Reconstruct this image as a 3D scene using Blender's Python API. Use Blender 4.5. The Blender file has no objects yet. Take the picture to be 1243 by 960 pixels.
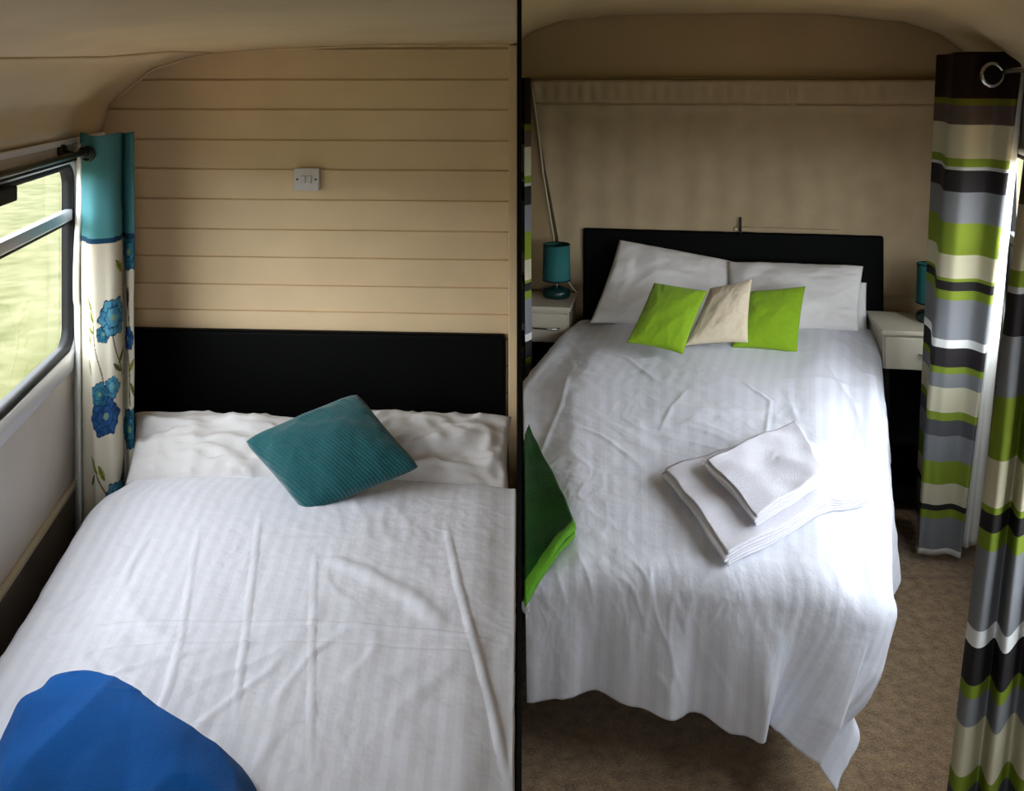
import bpy, bmesh, math, random
from mathutils import Vector, Matrix, noise
random.seed(4)
C = bpy.context.scene.collection
F, CX, HY, CZ = 1130.0, 621.5, 100.0, 1.8      # focal length (px), principal column, horizon row, eye height
PI = math.pi

# ------------------------------------------------------------------ helpers
def P(px, py, D):
    return Vector(((px-CX)/F*D, D, CZ-(py-HY)/F*D))
def onz(px, py, z):
    return P(px, py, (CZ-z)*F/(py-HY))
def lin(c):
    return tuple(((v/255)/12.92 if v/255 <= .04045 else ((v/255+.055)/1.055)**2.4) for v in c)
def lerp(a, b, t): return a+(b-a)*t
def clamp(x, a=0., b=1.): return max(a, min(b, x))
def smooth(t): t = clamp(t); return t*t*(3-2*t)
def interp(tab, x):
    if x <= tab[0][0]: return tab[0][1]
    for (a, b), (c, d) in zip(tab, tab[1:]):
        if x <= c: return b+(d-b)*(x-a)/(c-a)
    return tab[-1][1]
def nz(x, y, z=0.): return noise.noise(Vector((x, y, z)))
def ridge(x, y, z=0.): return 1-abs(noise.noise(Vector((x, y, z))))*2

def obj(name, bm, mat=None, parent=None, smoothsh=True):
    me = bpy.data.meshes.new(name); bm.to_mesh(me); bm.free()
    o = bpy.data.objects.new(name, me); C.objects.link(o)
    if mat: me.materials.append(mat)
    if smoothsh:
        for p in me.polygons: p.use_smooth = True
    if parent: o.parent = parent; o.matrix_parent_inverse = parent.matrix_world.inverted()
    return o
def empty(name, loc):
    o = bpy.data.objects.new(name, None); C.objects.link(o); o.location = loc
    o.empty_display_size = .1
    o.matrix_world = Matrix.Translation(Vector(loc)); return o
def tag(o, label, cat, group=None, kind=None):
    o['label'] = label
    if cat: o['category'] = cat
    if group: o['group'] = group
    if kind: o['kind'] = kind
    return o
def struct(o, label=None):
    o['kind'] = 'structure'
    if label: o['label'] = label
    return o
def mod_bevel(o, w=.004, seg=2):
    m = o.modifiers.new('bevel', 'BEVEL'); m.width = w; m.segments = seg; m.limit_method = 'ANGLE'
    m.angle_limit = math.radians(40); return o
def mod_solid(o, t, off=-1):
    m = o.modifiers.new('solid', 'SOLIDIFY'); m.thickness = t; m.offset = off; return o
def sharp(o, deg=35):
    try: o.data.set_sharp_from_angle(angle=math.radians(deg))
    except Exception: pass
    return o
def fbox(bm, fr, a0, a1, b0, b1, c0, c1):
    """box in a frame (origin, ax, ay, az)"""
    o, ax, ay, az = fr
    vs = [bm.verts.new(o+ax*a+ay*b+az*c) for c in (c0, c1) for b in (b0, b1) for a in (a0, a1)]
    for f in ((0,2,3,1),(4,5,7,6),(0,1,5,4),(2,6,7,3),(0,4,6,2),(1,3,7,5)):
        bm.faces.new([vs[i] for i in f])
def prism(bm, pts, z0, z1):
    lo = [bm.verts.new((x, y, z0)) for x, y in pts]; hi = [bm.verts.new((x, y, z1)) for x, y in pts]
    n = len(pts); bm.faces.new(lo[::-1]); bm.faces.new(hi)
    for i in range(n): bm.faces.new((lo[i], lo[(i+1) % n], hi[(i+1) % n], hi[i]))
def lathe(bm, base, prof, seg=40, caps=False):
    rings = [[bm.verts.new(base+Vector((r*math.cos(2*PI*k/seg), r*math.sin(2*PI*k/seg), z))) for k in range(seg)] for r, z in prof]
    for a, b in zip(rings, rings[1:]):
        for k in range(seg): bm.faces.new((a[k], a[(k+1) % seg], b[(k+1) % seg], b[k]))
    if caps:
        bm.faces.new(rings[0][::-1]); bm.faces.new(rings[-1])
def tube(bm, pts, r, seg=10, caps=True):
    rings = []
    for i, p in enumerate(pts):
        d = (pts[min(i+1, len(pts)-1)]-pts[max(i-1, 0)]).normalized()
        up = Vector((0, 0, 1)) if abs(d.z) < .9 else Vector((1, 0, 0))
        s = d.cross(up).normalized(); t = s.cross(d).normalized()
        rings.append([bm.verts.new(p+(s*math.cos(2*PI*k/seg)+t*math.sin(2*PI*k/seg))*r) for k in range(seg)])
    for a, b in zip(rings, rings[1:]):
        for k in range(seg): bm.faces.new((a[k], a[(k+1) % seg], b[(k+1) % seg], b[k]))
    if caps: bm.faces.new(rings[0][::-1]); bm.faces.new(rings[-1])
def torus(bm, c, n, R, r, seg=28, s2=10):
    n = n.normalized(); u = n.orthogonal().normalized(); v = n.cross(u)
    rings = []
    for i in range(seg):
        a = 2*PI*i/seg; d = u*math.cos(a)+v*math.sin(a)
        rings.append([bm.verts.new(c+d*(R+r*math.cos(2*PI*k/s2))+n*(r*math.sin(2*PI*k/s2))) for k in range(s2)])
    for i in range(seg):
        a, b = rings[i], rings[(i+1) % seg]
        for k in range(s2): bm.faces.new((a[k], a[(k+1) % s2], b[(k+1) % s2], b[k]))
def grid(bm, nu, nv, fn, uvfn=None, cfn=None):
    uvl = bm.loops.layers.uv.new('UVMap') if uvfn else None
    cl = bm.verts.layers.float_color.new('print') if cfn else None
    vs = []; uvs = []
    for j in range(nv+1):
        row = []; ur = []
        for i in range(nu+1):
            v = bm.verts.new(fn(i/nu, j/nv)); row.append(v)
            if cfn: v[cl] = (*cfn(i/nu, j/nv), 1)
            ur.append(uvfn(i/nu, j/nv) if uvfn else None)
        vs.append(row); uvs.append(ur)
    for j in range(nv):
        for i in range(nu):
            f = bm.faces.new((vs[j][i], vs[j][i+1], vs[j+1][i+1], vs[j+1][i]))
            if uvfn:
                for l, (a, b) in zip(f.loops, ((j, i), (j, i+1), (j+1, i+1), (j+1, i))): l[uvl].uv = uvs[a][b]
    return vs

# ------------------------------------------------------------------ materials
def mat(name, col, rough=.6, spec=.4, metal=0., noise_amt=.0, nscale=20., bump=.0, bscale=80., sheen=0., coord='Object', subs=0.):
    m = bpy.data.materials.new(name); m.use_nodes = True
    nt = m.node_tree; b = nt.nodes['Principled BSDF']
    c = lin(col) if max(col) > 1 else col
    b.inputs['Base Color'].default_value = (*c, 1)
    b.inputs['Roughness'].default_value = rough; b.inputs['Metallic'].default_value = metal
    b.inputs['Specular IOR Level'].default_value = spec
    if sheen: b.inputs['Sheen Weight'].default_value = sheen; b.inputs['Sheen Roughness'].default_value = .5
    tc = nt.nodes.new('ShaderNodeTexCoord')
    if noise_amt:
        n = nt.nodes.new('ShaderNodeTexNoise'); n.inputs['Scale'].default_value = nscale; n.inputs['Detail'].default_value = 5
        nt.links.new(tc.outputs[coord], n.inputs['Vector'])
        r = nt.nodes.new('ShaderNodeMapRange'); r.inputs['From Min'].default_value = .3; r.inputs['From Max'].default_value = .7
        r.inputs['To Min'].default_value = 1-noise_amt; r.inputs['To Max'].default_value = 1+noise_amt
        nt.links.new(n.outputs['Fac'], r.inputs['Value'])
        h = nt.nodes.new('ShaderNodeVectorMath'); h.operation = 'SCALE'; h.inputs[0].default_value = c
        nt.links.new(r.outputs[0], h.inputs['Scale']); nt.links.new(h.outputs[0], b.inputs['Base Color'])
    if bump:
        n2 = nt.nodes.new('ShaderNodeTexNoise'); n2.inputs['Scale'].default_value = bscale; n2.inputs['Detail'].default_value = 4
        nt.links.new(tc.outputs[coord], n2.inputs['Vector'])
        bp = nt.nodes.new('ShaderNodeBump'); bp.inputs['Strength'].default_value = 1; bp.inputs['Distance'].default_value = bump
        nt.links.new(n2.outputs['Fac'], bp.inputs['Height']); nt.links.new(bp.outputs[0], b.inputs['Normal'])
    return m
M = {}
M['boards'] = mat('cream_board_paint', (224, 196, 154), .5, .35, noise_amt=.04, nscale=6, bump=.0006, bscale=30)
M['cream'] = mat('cream_panel', (196, 184, 160), .55, .3, noise_amt=.05, nscale=3)
M['ceil'] = mat('ceiling_lining', (226, 202, 162), .55, .3, noise_amt=.05, nscale=4)
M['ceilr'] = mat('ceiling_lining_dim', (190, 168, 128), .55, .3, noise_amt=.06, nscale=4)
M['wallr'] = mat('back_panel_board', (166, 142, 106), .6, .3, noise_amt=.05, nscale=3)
M['grey_panel'] = mat('grey_wall_panel', (214, 206, 198), .5, .35, noise_amt=.05, nscale=5)
M['trimwood'] = mat('brown_wall_trim', (92, 82, 70), .45, .4, noise_amt=.1, nscale=12)
M['black_edge'] = mat('black_painted_board', (8, 8, 8), .7, .15)
M['leather'] = mat('black_leatherette', (3, 3, 3), .6, .08, bump=.0006, bscale=300)
M['divan'] = mat('divan_fabric', (16, 13, 12), .9, .1, bump=.001, bscale=200)
M['mattress'] = mat('mattress_ticking', (215, 215, 215), .8, .2)
M['pillow'] = mat('white_cotton', (216, 212, 210), .75, .2, sheen=.15, bump=.0012, bscale=45)
M['teal'] = mat('teal_woven_fabric', (18, 80, 84), .8, .2, noise_amt=.12, nscale=120, sheen=.3, bump=.0012, bscale=260)
nt_ = M['teal'].node_tree; wv = nt_.nodes.new('ShaderNodeTexWave'); wv.inputs['Scale'].default_value = 38; wv.inputs['Distortion'].default_value = .6
wv.bands_direction = 'DIAGONAL'; tcn = nt_.nodes.new('ShaderNodeTexCoord'); nt_.links.new(tcn.outputs['Object'], wv.inputs['Vector'])
bpn = nt_.nodes.new('ShaderNodeBump'); bpn.inputs['Distance'].default_value = .0012; nt_.links.new(wv.outputs['Fac'], bpn.inputs['Height'])
nt_.links.new(bpn.outputs[0], nt_.nodes['Principled BSDF'].inputs['Normal'])
M['lime'] = mat('lime_fabric', (124, 158, 26), .8, .15, noise_amt=.05, nscale=60, sheen=.2, bump=.0006, bscale=300)
M['beige'] = mat('beige_fabric', (205, 190, 165), .8, .15, noise_amt=.05, nscale=60, sheen=.2, bump=.0006, bscale=300)
M['blue'] = mat('blue_fleece', (8, 84, 156), .95, .1, noise_amt=.14, nscale=7, sheen=.08, bump=.002, bscale=240)
M['towel'] = mat('white_terry', (232, 230, 240), .95, .1, noise_amt=.03, nscale=90, sheen=.4, bump=.003, bscale=420)
M['white_plastic'] = mat('white_plastic', (205, 198, 196), .35, .5)
M['screw'] = mat('screw_metal', (70, 62, 50), .4, .5, metal=.6)
M['alu'] = mat('window_aluminium', (200, 204, 214), .35, .5, metal=.55)
M['pvc'] = mat('white_window_surround', (232, 232, 236), .35, .5)
M['rubber'] = mat('black_window_rubber', (12, 12, 14), .6, .3)
M['rod'] = mat('dark_metal_rod', (58, 54, 50), .35, .5, metal=.8)
M['chrome'] = mat('chrome_ring', (190, 190, 186), .22, .5, metal=1.)
M['white_lam'] = mat('white_laminate', (198, 190, 172), .4, .4, noise_amt=.02)
M['black_lam'] = mat('black_laminate', (14, 12, 12), .6, .2)
M['shade'] = mat('teal_lamp_shade', (40, 98, 98), .75, .2, noise_amt=.04, nscale=60)
M['lampbase'] = mat('dark_teal_ceramic', (16, 48, 48), .25, .5)
M['net'] = mat('net_curtain_cotton', (176, 156, 126), .85, .1, noise_amt=.07, nscale=9)
M['cord'] = mat('white_cord', (200, 190, 170), .7, .2)
M['lining'] = mat('white_curtain_lining', (226, 226, 222), .85, .1)

# glass: thin pane, mostly clear with a weak reflection
g = bpy.data.materials.new('window_glass'); g.use_nodes = True; nt = g.node_tree
for n in list(nt.nodes): nt.nodes.remove(n)
o_ = nt.nodes.new('ShaderNodeOutputMaterial'); mx = nt.nodes.new('ShaderNodeMixShader'); mx.inputs[0].default_value = .06
tr = nt.nodes.new('ShaderNodeBsdfTransparent'); tr.inputs[0].default_value = (.97, .98, .97, 1)
gl = nt.nodes.new('ShaderNodeBsdfGlossy'); gl.inputs['Roughness'].default_value = .03
nt.links.new(tr.outputs[0], mx.inputs[1]); nt.links.new(gl.outputs[0], mx.inputs[2]); nt.links.new(mx.outputs[0], o_.inputs[0])
M['glass'] = g

def duvet_mat(name, col, width):
    m = mat(name, col, .6, .25, sheen=.15); nt = m.node_tree; b = nt.nodes['Principled BSDF']
    uv = nt.nodes.new('ShaderNodeUVMap'); uv.uv_map = 'UVMap'
    sp = nt.nodes.new('ShaderNodeSeparateXYZ'); nt.links.new(uv.outputs[0], sp.inputs[0])
    a = nt.nodes.new('ShaderNodeMath'); a.operation = 'MULTIPLY'; a.inputs[1].default_value = 2*PI/width; nt.links.new(sp.outputs[0], a.inputs[0])
    s = nt.nodes.new('ShaderNodeMath'); s.operation = 'SINE'; nt.links.new(a.outputs[0], s.inputs[0])
    r = nt.nodes.new('ShaderNodeMapRange'); r.inputs[1].default_value = -.25; r.inputs[2].default_value = .25
    nt.links.new(s.outputs[0], r.inputs[0])
    mc = nt.nodes.new('ShaderNodeMix'); mc.data_type = 'RGBA'
    c = lin(col); mc.inputs[6].default_value = (*c, 1); mc.inputs[7].default_value = (*(v*.935 for v in c), 1)
    nt.links.new(r.outputs[0], mc.inputs[0]); nt.links.new(mc.outputs[2], b.inputs['Base Color'])
    rr = nt.nodes.new('ShaderNodeMapRange'); rr.inputs[3].default_value = .7; rr.inputs[4].default_value = .33
    nt.links.new(r.outputs[0], rr.inputs[0]); nt.links.new(rr.outputs[0], b.inputs['Roughness'])
    n = nt.nodes.new('ShaderNodeTexNoise'); n.inputs['Scale'].default_value = 22; n.inputs['Detail'].default_value = 6
    nt.links.new(uv.outputs[0], n.inputs['Vector'])
    bp = nt.nodes.new('ShaderNodeBump'); bp.inputs['Distance'].default_value = .0035; bp.inputs['Strength'].default_value = .8
    nt.links.new(n.outputs['Fac'], bp.inputs['Height']); nt.links.new(bp.outputs[0], b.inputs['Normal'])
    return m
M['duvet_l'] = duvet_mat('white_satin_stripe_cotton', (228, 228, 236), .042)
M['duvet_r'] = duvet_mat('white_satin_stripe_sateen', (222, 224, 234), .052)

def attr_mat(name, rough=.8, transl=0.):
    m = mat(name, (200, 200, 200), rough, .15); nt = m.node_tree; b = nt.nodes['Principled BSDF']
    a = nt.nodes.new('ShaderNodeAttribute'); a.attribute_name = 'print'
    nt.links.new(a.outputs['Color'], b.inputs['Base Color'])
    if transl:
        t = nt.nodes.new('ShaderNodeBsdfTranslucent'); nt.links.new(a.outputs['Color'], t.inputs[0])
        mx = nt.nodes.new('ShaderNodeMixShader'); mx.inputs[0].default_value = transl
        nt.links.new(b.outputs[0], mx.inputs[1]); nt.links.new(t.outputs[0], mx.inputs[2])
        nt.links.new(mx.outputs[0], nt.nodes['Material Output'].inputs[0])
    return m
M['floral'] = attr_mat('floral_printed_cotton', transl=.15)

# striped curtain: constant colour ramp on height
def z35(y): return CZ-(y-HY)/F*3.5
BR, OL, GB, CR, LM, LG, CH, GR, WH, DG = (38, 24, 18), (110, 110, 36), (92, 80, 74), (198, 192, 166), (126, 144, 48), (190, 190, 190), (48, 44, 46), (128, 130, 134), (226, 226, 224), (86, 86, 90)
STR = [(40, BR), (119, OL), (127, GB), (150, CR), (190, LM), (200, LG), (204, CH), (230, GR), (267, LM), (305, CR), (333, LM), (337, CH), (348, LM), (359, GR), (407, WH),
       (417, CH), (440, LM), (448, GR), (465, CR), (495, LM), (505, DG), (524, GR), (555, LM), (583, CR), (608, CH), (615, LM), (625, GR), (663, WH)]
def stripe_mat():
    m = mat('striped_curtain_cloth', (200, 200, 200), .8, .15); nt = m.node_tree; b = nt.nodes['Principled BSDF']
    uv = nt.nodes.new('ShaderNodeUVMap'); uv.uv_map = 'UVMap'
    sp = nt.nodes.new('ShaderNodeSeparateXYZ'); nt.links.new(uv.outputs[0], sp.inputs[0])
    prev = None
    for k, (y, col) in enumerate(STR):
        if prev is None:
            rgb = nt.nodes.new('ShaderNodeRGB'); rgb.outputs[0].default_value = (*lin(col), 1); prev = rgb.outputs[0]; continue
        lt = nt.nodes.new('ShaderNodeMath'); lt.operation = 'LESS_THAN'; lt.inputs[1].default_value = z35(y)/2.2
        nt.links.new(sp.outputs[1], lt.inputs[0])
        mx = nt.nodes.new('ShaderNodeMix'); mx.data_type = 'RGBA'; mx.inputs[7].default_value = (*lin(col), 1)
        nt.links.new(lt.outputs[0], mx.inputs[0]); nt.links.new(prev, mx.inputs[6]); prev = mx.outputs[2]
    nt.links.new(prev, b.inputs['Base Color'])
    t = nt.nodes.new('ShaderNodeBsdfTranslucent'); nt.links.new(prev, t.inputs[0])
    ms = nt.nodes.new('ShaderNodeMixShader'); ms.inputs[0].default_value = .2
    nt.links.new(b.outputs[0], ms.inputs[1]); nt.links.new(t.outputs[0], ms.inputs[2]); nt.links.new(ms.outputs[0], nt.nodes['Material Output'].inputs[0])
    return m
M['stripe'] = stripe_mat()

def throw_mat():
    m = mat('green_throw_pile', (20, 84, 16), .95, .05, sheen=.08, bump=.003, bscale=260); nt = m.node_tree; b = nt.nodes['Principled BSDF']
    uv = nt.nodes.new('ShaderNodeUVMap'); uv.uv_map = 'UVMap'
    sp = nt.nodes.new('ShaderNodeSeparateXYZ'); nt.links.new(uv.outputs[0], sp.inputs[0])
    lt = nt.nodes.new('ShaderNodeMath'); lt.operation = 'GREATER_THAN'; lt.inputs[1].default_value = .5; nt.links.new(sp.outputs[0], lt.inputs[0])
    n = nt.nodes.new('ShaderNodeTexNoise'); n.inputs['Scale'].default_value = 9; n.inputs['Detail'].default_value = 6
    tc = nt.nodes.new('ShaderNodeTexCoord'); nt.links.new(tc.outputs['Object'], n.inputs['Vector'])
    m0 = nt.nodes.new('ShaderNodeMix'); m0.data_type = 'RGBA'; m0.inputs[6].default_value = (*lin((5, 42, 6)), 1); m0.inputs[7].default_value = (*lin((36, 92, 20)), 1)
    nt.links.new(n.outputs['Fac'], m0.inputs[0])
    mx = nt.nodes.new('ShaderNodeMix'); mx.data_type = 'RGBA'; mx.inputs[7].default_value = (*lin((84, 138, 34)), 1)
    nt.links.new(lt.outputs[0], mx.inputs[0]); nt.links.new(m0.outputs[2], mx.inputs[6]); nt.links.new(mx.outputs[2], b.inputs['Base Color'])
    return m
M['throw'] = throw_mat()

def carpet_mat():
    m = mat('brown_carpet', (120, 94, 70), .95, .1, sheen=.3); nt = m.node_tree; b = nt.nodes['Principled BSDF']
    tc = nt.nodes.new('ShaderNodeTexCoord')
    n = nt.nodes.new('ShaderNodeTexNoise'); n.inputs['Scale'].default_value = 170; n.inputs['Detail'].default_value = 4
    n2 = nt.nodes.new('ShaderNodeTexNoise'); n2.inputs['Scale'].default_value = 30; n2.inputs['Detail'].default_value = 4
    for k in (n, n2): nt.links.new(tc.outputs['Object'], k.inputs['Vector'])
    ad = nt.nodes.new('ShaderNodeMath'); ad.operation = 'ADD'; nt.links.new(n.outputs['Fac'], ad.inputs[0]); nt.links.new(n2.outputs['Fac'], ad.inputs[1])
    r = nt.nodes.new('ShaderNodeMapRange'); r.inputs[1].default_value = .7; r.inputs[2].default_value = 1.3; nt.links.new(ad.outputs[0], r.inputs[0])
    mx = nt.nodes.new('ShaderNodeMix'); mx.data_type = 'RGBA'; mx.inputs[6].default_value = (*lin((100, 76, 52)), 1); mx.inputs[7].default_value = (*lin((170, 142, 106)), 1)
    nt.links.new(r.outputs[0], mx.inputs[0]); nt.links.new(mx.outputs[2], b.inputs['Base Color'])
    bp = nt.nodes.new('ShaderNodeBump'); bp.inputs['Distance'].default_value = .006; nt.links.new(ad.outputs[0], bp.inputs['Height']); nt.links.new(bp.outputs[0], b.inputs['Normal'])
    return m
M['carpet'] = carpet_mat()
def grass_mat():
    m = mat('meadow_grass', (150, 170, 70), .95, .05); nt = m.node_tree; b = nt.nodes['Principled BSDF']
    tc = nt.nodes.new('ShaderNodeTexCoord')
    n = nt.nodes.new('ShaderNodeTexNoise'); n.inputs['Scale'].default_value = 3.; n.inputs['Detail'].default_value = 9
    nt.links.new(tc.outputs['Object'], n.inputs['Vector'])
    r = nt.nodes.new('ShaderNodeValToRGB'); nt.links.new(n.outputs['Fac'], r.inputs[0])
    r.color_ramp.elements[0].position = .32; r.color_ramp.elements[0].color = (.050, .052, .018, 1)
    r.color_ramp.elements[1].position = .66; r.color_ramp.elements[1].color = (.092, .088, .046, 1)
    nt.links.new(r.outputs[0], b.inputs['Base Color']); return m
M['grass'] = grass_mat()

# ------------------------------------------------------------------ room plan
def part_x(D): return .00796*D                      # the thin divider between the two rooms
def lw_x(D): return -1.516-.182*(D-3.42)            # left wall of the blue room
def rw_x(D): return .655+.353*D                     # right wall of the green room
def lb_D(X): return 3.36-.0665*(X+.023)             # back wall of the blue room
def rb_D(X): return 4.56-.176*(X-.3425)             # back wall of the green room
CEL = [(0, 1.615), (.03, 1.72), (.08, 1.765), (.19, 1.85), (.35, 1.9), (.6, 1.922), (1.0, 1.937), (1.8, 1.94)]
CER = [(0, 1.84), (.08, 1.93), (.2, 2.02), (.35, 2.075), (.7, 2.115), (1.2, 2.13), (3, 2.13)]
CER2 = [(0, 2.0), (.04, 2.04), (.2, 2.1), (.45, 2.125), (3, 2.13)]
def zl(X, D): return interp(CEL, X-lw_x(D))
def zr(X, D): return min(interp(CER, rw_x(D)-X), interp(CER2, X-part_x(D)))

bm = bmesh.new(); prism(bm, [(-2.2, -.9), (3., -.9), (3., 5.0), (-2.2, 5.0)], -.06, 0)
struct(obj('floor', bm, M['carpet'], smoothsh=False), 'brown carpet floor')

def ceil_grid(name, xl, xr, zf, m, D0, backf):
    bm = bmesh.new()
    def fn(u, v):
        D = D0; uu = smooth(u)*.5+u*.5
        # the far edge follows the back wall
        X = lerp(xl(D0), xr(D0), u)
        Df = backf(X)
        D = lerp(-.9, Df+.03, v)
        X = lerp(xl(D), xr(D), uu if name == 'ceiling' else u)
        return Vector((X, D, zf(X, D)))
    grid(bm, 60, 40, fn)
    o = obj(name, bm, m); mod_solid(o, .03, 1); return struct(o)
def thick_up(o):
    return o
c1 = ceil_grid('ceiling', lw_x, lambda D: part_x(D), zl, M['ceil'], 3.4, lb_D)
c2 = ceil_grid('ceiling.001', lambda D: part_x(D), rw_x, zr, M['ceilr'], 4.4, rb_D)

# boarded back wall (left room): lapped horizontal boards
rows = [20, 58, 96, 132.5, 170, 206, 243, 280, 314, 348, 380, 410, 442, 475, 510, 545, 580, 615, 650, 690]
zs = [CZ-(y-HY)/F*3.37 for y in rows]
prof = []
for k, z in enumerate(zs):
    prof += [(z+.0035, .000), (z+.0030, .006), (z-.0020, .006), (z-.0050, -.003)]
prof = [(2.05, 0)]+prof+[(0, 0)]
bm = bmesh.new()
XA, XB = -1.62, part_x(3.37)-.004
def wn(fn, X): return fn(X)
pa = []; pb = []
for z, off in prof:
    pa.append(bm.verts.new((XA, lb_D(XA)+off, z))); pb.append(bm.verts.new((XB, lb_D(XB)+off, z)))
for i in range(len(prof)-1): bm.faces.new((pa[i], pb[i], pb[i+1], pa[i+1]))
back = [bm.verts.new((XA, lb_D(XA)+.03, 2.05)), bm.verts.new((XB, lb_D(XB)+.03, 2.05)), bm.verts.new((XB, lb_D(XB)+.03, 0)), bm.verts.new((XA, lb_D(XA)+.03, 0))]
bm.faces.new(back[::-1])
struct(obj('wall_back', bm, M['boards'], smoothsh=False), 'cream painted wall of horizontal boards behind the blue bed')

# back wall of the right room
bm = bmesh.new()
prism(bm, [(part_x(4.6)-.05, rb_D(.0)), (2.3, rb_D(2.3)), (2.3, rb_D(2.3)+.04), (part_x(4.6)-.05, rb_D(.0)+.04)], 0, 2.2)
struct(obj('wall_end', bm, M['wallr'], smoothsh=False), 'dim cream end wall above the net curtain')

# divider
bm = bmesh.new(); t = .0017
def dv(D, s): return (part_x(D)+s*t, D)
prism(bm, [dv(1.1, -1), dv(1.1, 1), dv(4.64, 1), dv(4.64, -1)], 0, 2.2)
M['div'] = mat('divider_paint', (112, 100, 82), .55, .3, noise_amt=.05, nscale=3)
struct(obj('wall_divider', bm, M['div'], smoothsh=False), 'thin black edged board dividing the two bedrooms')
t = .0027; bm = bmesh.new(); prism(bm, [dv(1.085, -1), dv(1.085, 1), dv(1.12, 1), dv(1.12, -1)], 0, 2.2)
struct(obj('trim_10', bm, M['black_edge'], smoothsh=False), 'black edging strip on the front of the divider')
t = .0017
bm = bmesh.new()
prism(bm, [dv(-.9, -1), dv(-.9, 1), dv(1.1, 1), dv(1.1, -1)], 1.93, 2.2)
struct(obj('trim_9', bm, M['black_edge'], smoothsh=False))
# front wall behind the viewer

def frame_of(x0, D0, dx, dD, n_in):
    ax = Vector((dx, dD, 0)).normalized()
    return (Vector((x0, D0, 0)), ax, Vector(n_in).normalized(), Vector((0, 0, 1)))
LF = frame_of(lw_x(3.5), 3.5, .182, -1, (1, .182, 0))          # a runs towards the viewer, b into the room
RF = frame_of(rw_x(4.4), 4.4, -.353, -1, (-1, .353, 0))
kL = math.hypot(1, .182); kR = math.hypot(1, .353)
def LA(D): return (3.5-D)*kL
def RA(D): return (4.4-D)*kR
def rrect(a0, a1, z0, z1, r, n=8):
    pts = []
    for cx, cz, s in ((a1-r, z0+r, -90), (a1-r, z1-r, 0), (a0+r, z1-r, 90), (a0+r, z0+r, 180)):
        for k in range(n+1):
            an = math.radians(s+90*k/n); pts.append((cx+r*math.cos(an), cz+r*math.sin(an)))
    return pts
def loc(fr, a, b, z): return fr[0]+fr[1]*a+fr[2]*b+fr[3]*z
def wall_holed(name, fr, a0, a1, z0, z1, hole, m, label, th=.035):
    bm = bmesh.new()
    def loop(pts, b):
        vs = [bm.verts.new(loc(fr, a, b, z)) for a, z in pts]
        es = [bm.edges.new((vs[i], vs[(i+1) % len(vs)])) for i in range(len(vs))]
        return vs, es
    outer = [(a0, z0), (a1, z0), (a1, z1), (a0, z1)]
    fo, eo = loop(outer, 0); fi, ei = loop(hole, 0)
    bo, eo2 = loop(outer, -th); bi, ei2 = loop(hole, -th)
    bmesh.ops.triangle_fill(bm, use_beauty=True, edges=eo+ei)
    bmesh.ops.triangle_fill(bm, use_beauty=True, edges=eo2+ei2)
    for A, B in ((fo, bo), (fi, bi)):
        n = len(A)
        for i in range(n):
            bm.faces.new((A[i], A[(i+1) % n], B[(i+1) % n], B[i]))
    bmesh.ops.recalc_face_normals(bm, faces=bm.faces)
    return struct(obj(name, bm, m, smoothsh=False), label)
def ringstrip(bm, fr, outer, inner, b0, b1):
    n = len(outer); L = []
    for pts, b in ((outer, b0), (outer, b1), (inner, b1), (inner, b0)):
        L.append([bm.verts.new(loc(fr, a, b, z)) for a, z in pts])
    for k in range(4):
        A, B = L[k], L[(k+1) % 4]
        for i in range(n): bm.faces.new((A[i], A[(i+1) % n], B[(i+1) % n], B[i]))
    bmesh.ops.recalc_face_normals(bm, faces=bm.faces)

# ---- left wall and its window
WL = (LA(3.08), LA(1.6), .925, 1.535)
hole = rrect(WL[0], WL[1], WL[2], WL[3], .07)
wall_holed('wall_left', LF, -.02, LA(-.9), 0, 1.64, hole, M['grey_panel'], 'grey side wall panel below the window of the blue room')
def window(name, fr, W, zrail, label, r=.07):
    w = struct(empty(name, loc(fr, (W[0]+W[1])/2, 0, W[2])), label)
    bm = bmesh.new(); ringstrip(bm, fr, rrect(W[0]-.045, W[1]+.045, W[2]-.065, W[3]+.025, r+.03), rrect(W[0]-.002, W[1]+.002, W[2]-.002, W[3]+.002, r), 0, .012)
    obj('window_surround', bm, M['pvc'], w)
    bm = bmesh.new(); ringstrip(bm, fr, rrect(W[0], W[1], W[2], W[3], r), rrect(W[0]+.016, W[1]-.016, W[2]+.016, W[3]-.016, r-.014), -.03, .006)
    obj('rubber_seal', bm, M['rubber'], w)
    if zrail:
        bm = bmesh.new(); fbox(bm, fr, W[0]+.012, W[1]-.012, -.022, .004, zrail-.018, zrail+.018)
        o = obj('transom', bm, M['alu'], w, False); mod_bevel(o, .004)
        bm = bmesh.new(); fbox(bm, fr, W[0]+.012, W[1]-.012, -.02, .0, zrail-.027, zrail-.0182)
        obj('transom_seal', bm, M['rubber'], w, False)
    bm = bmesh.new(); pts = rrect(W[0]+.012, W[1]-.012, W[2]+.012, W[3]-.012, r-.012)
    fa = [bm.verts.new(loc(fr, a, -.016, z)) for a, z in pts]; bm.faces.new(fa)
    obj('pane', bm, M['glass'], w, False)
    return w
w1 = window('window_1', LF, WL, 1.365, 'wide window over grass in the blue room')
bm = bmesh.new(); fbox(bm, LF, LA(2.47), LA(2.2), .002, .03, 1.485, 1.528)
mod_bevel(obj('window_catch', bm, M['rubber'], w1, False), .006)
bm = bmesh.new(); fbox(bm, LF, LA(3.08), LA(1.6), .013, .022, 1.545, 1.565)
obj('blind_cassette', bm, M['rubber'], w1, False)
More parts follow.
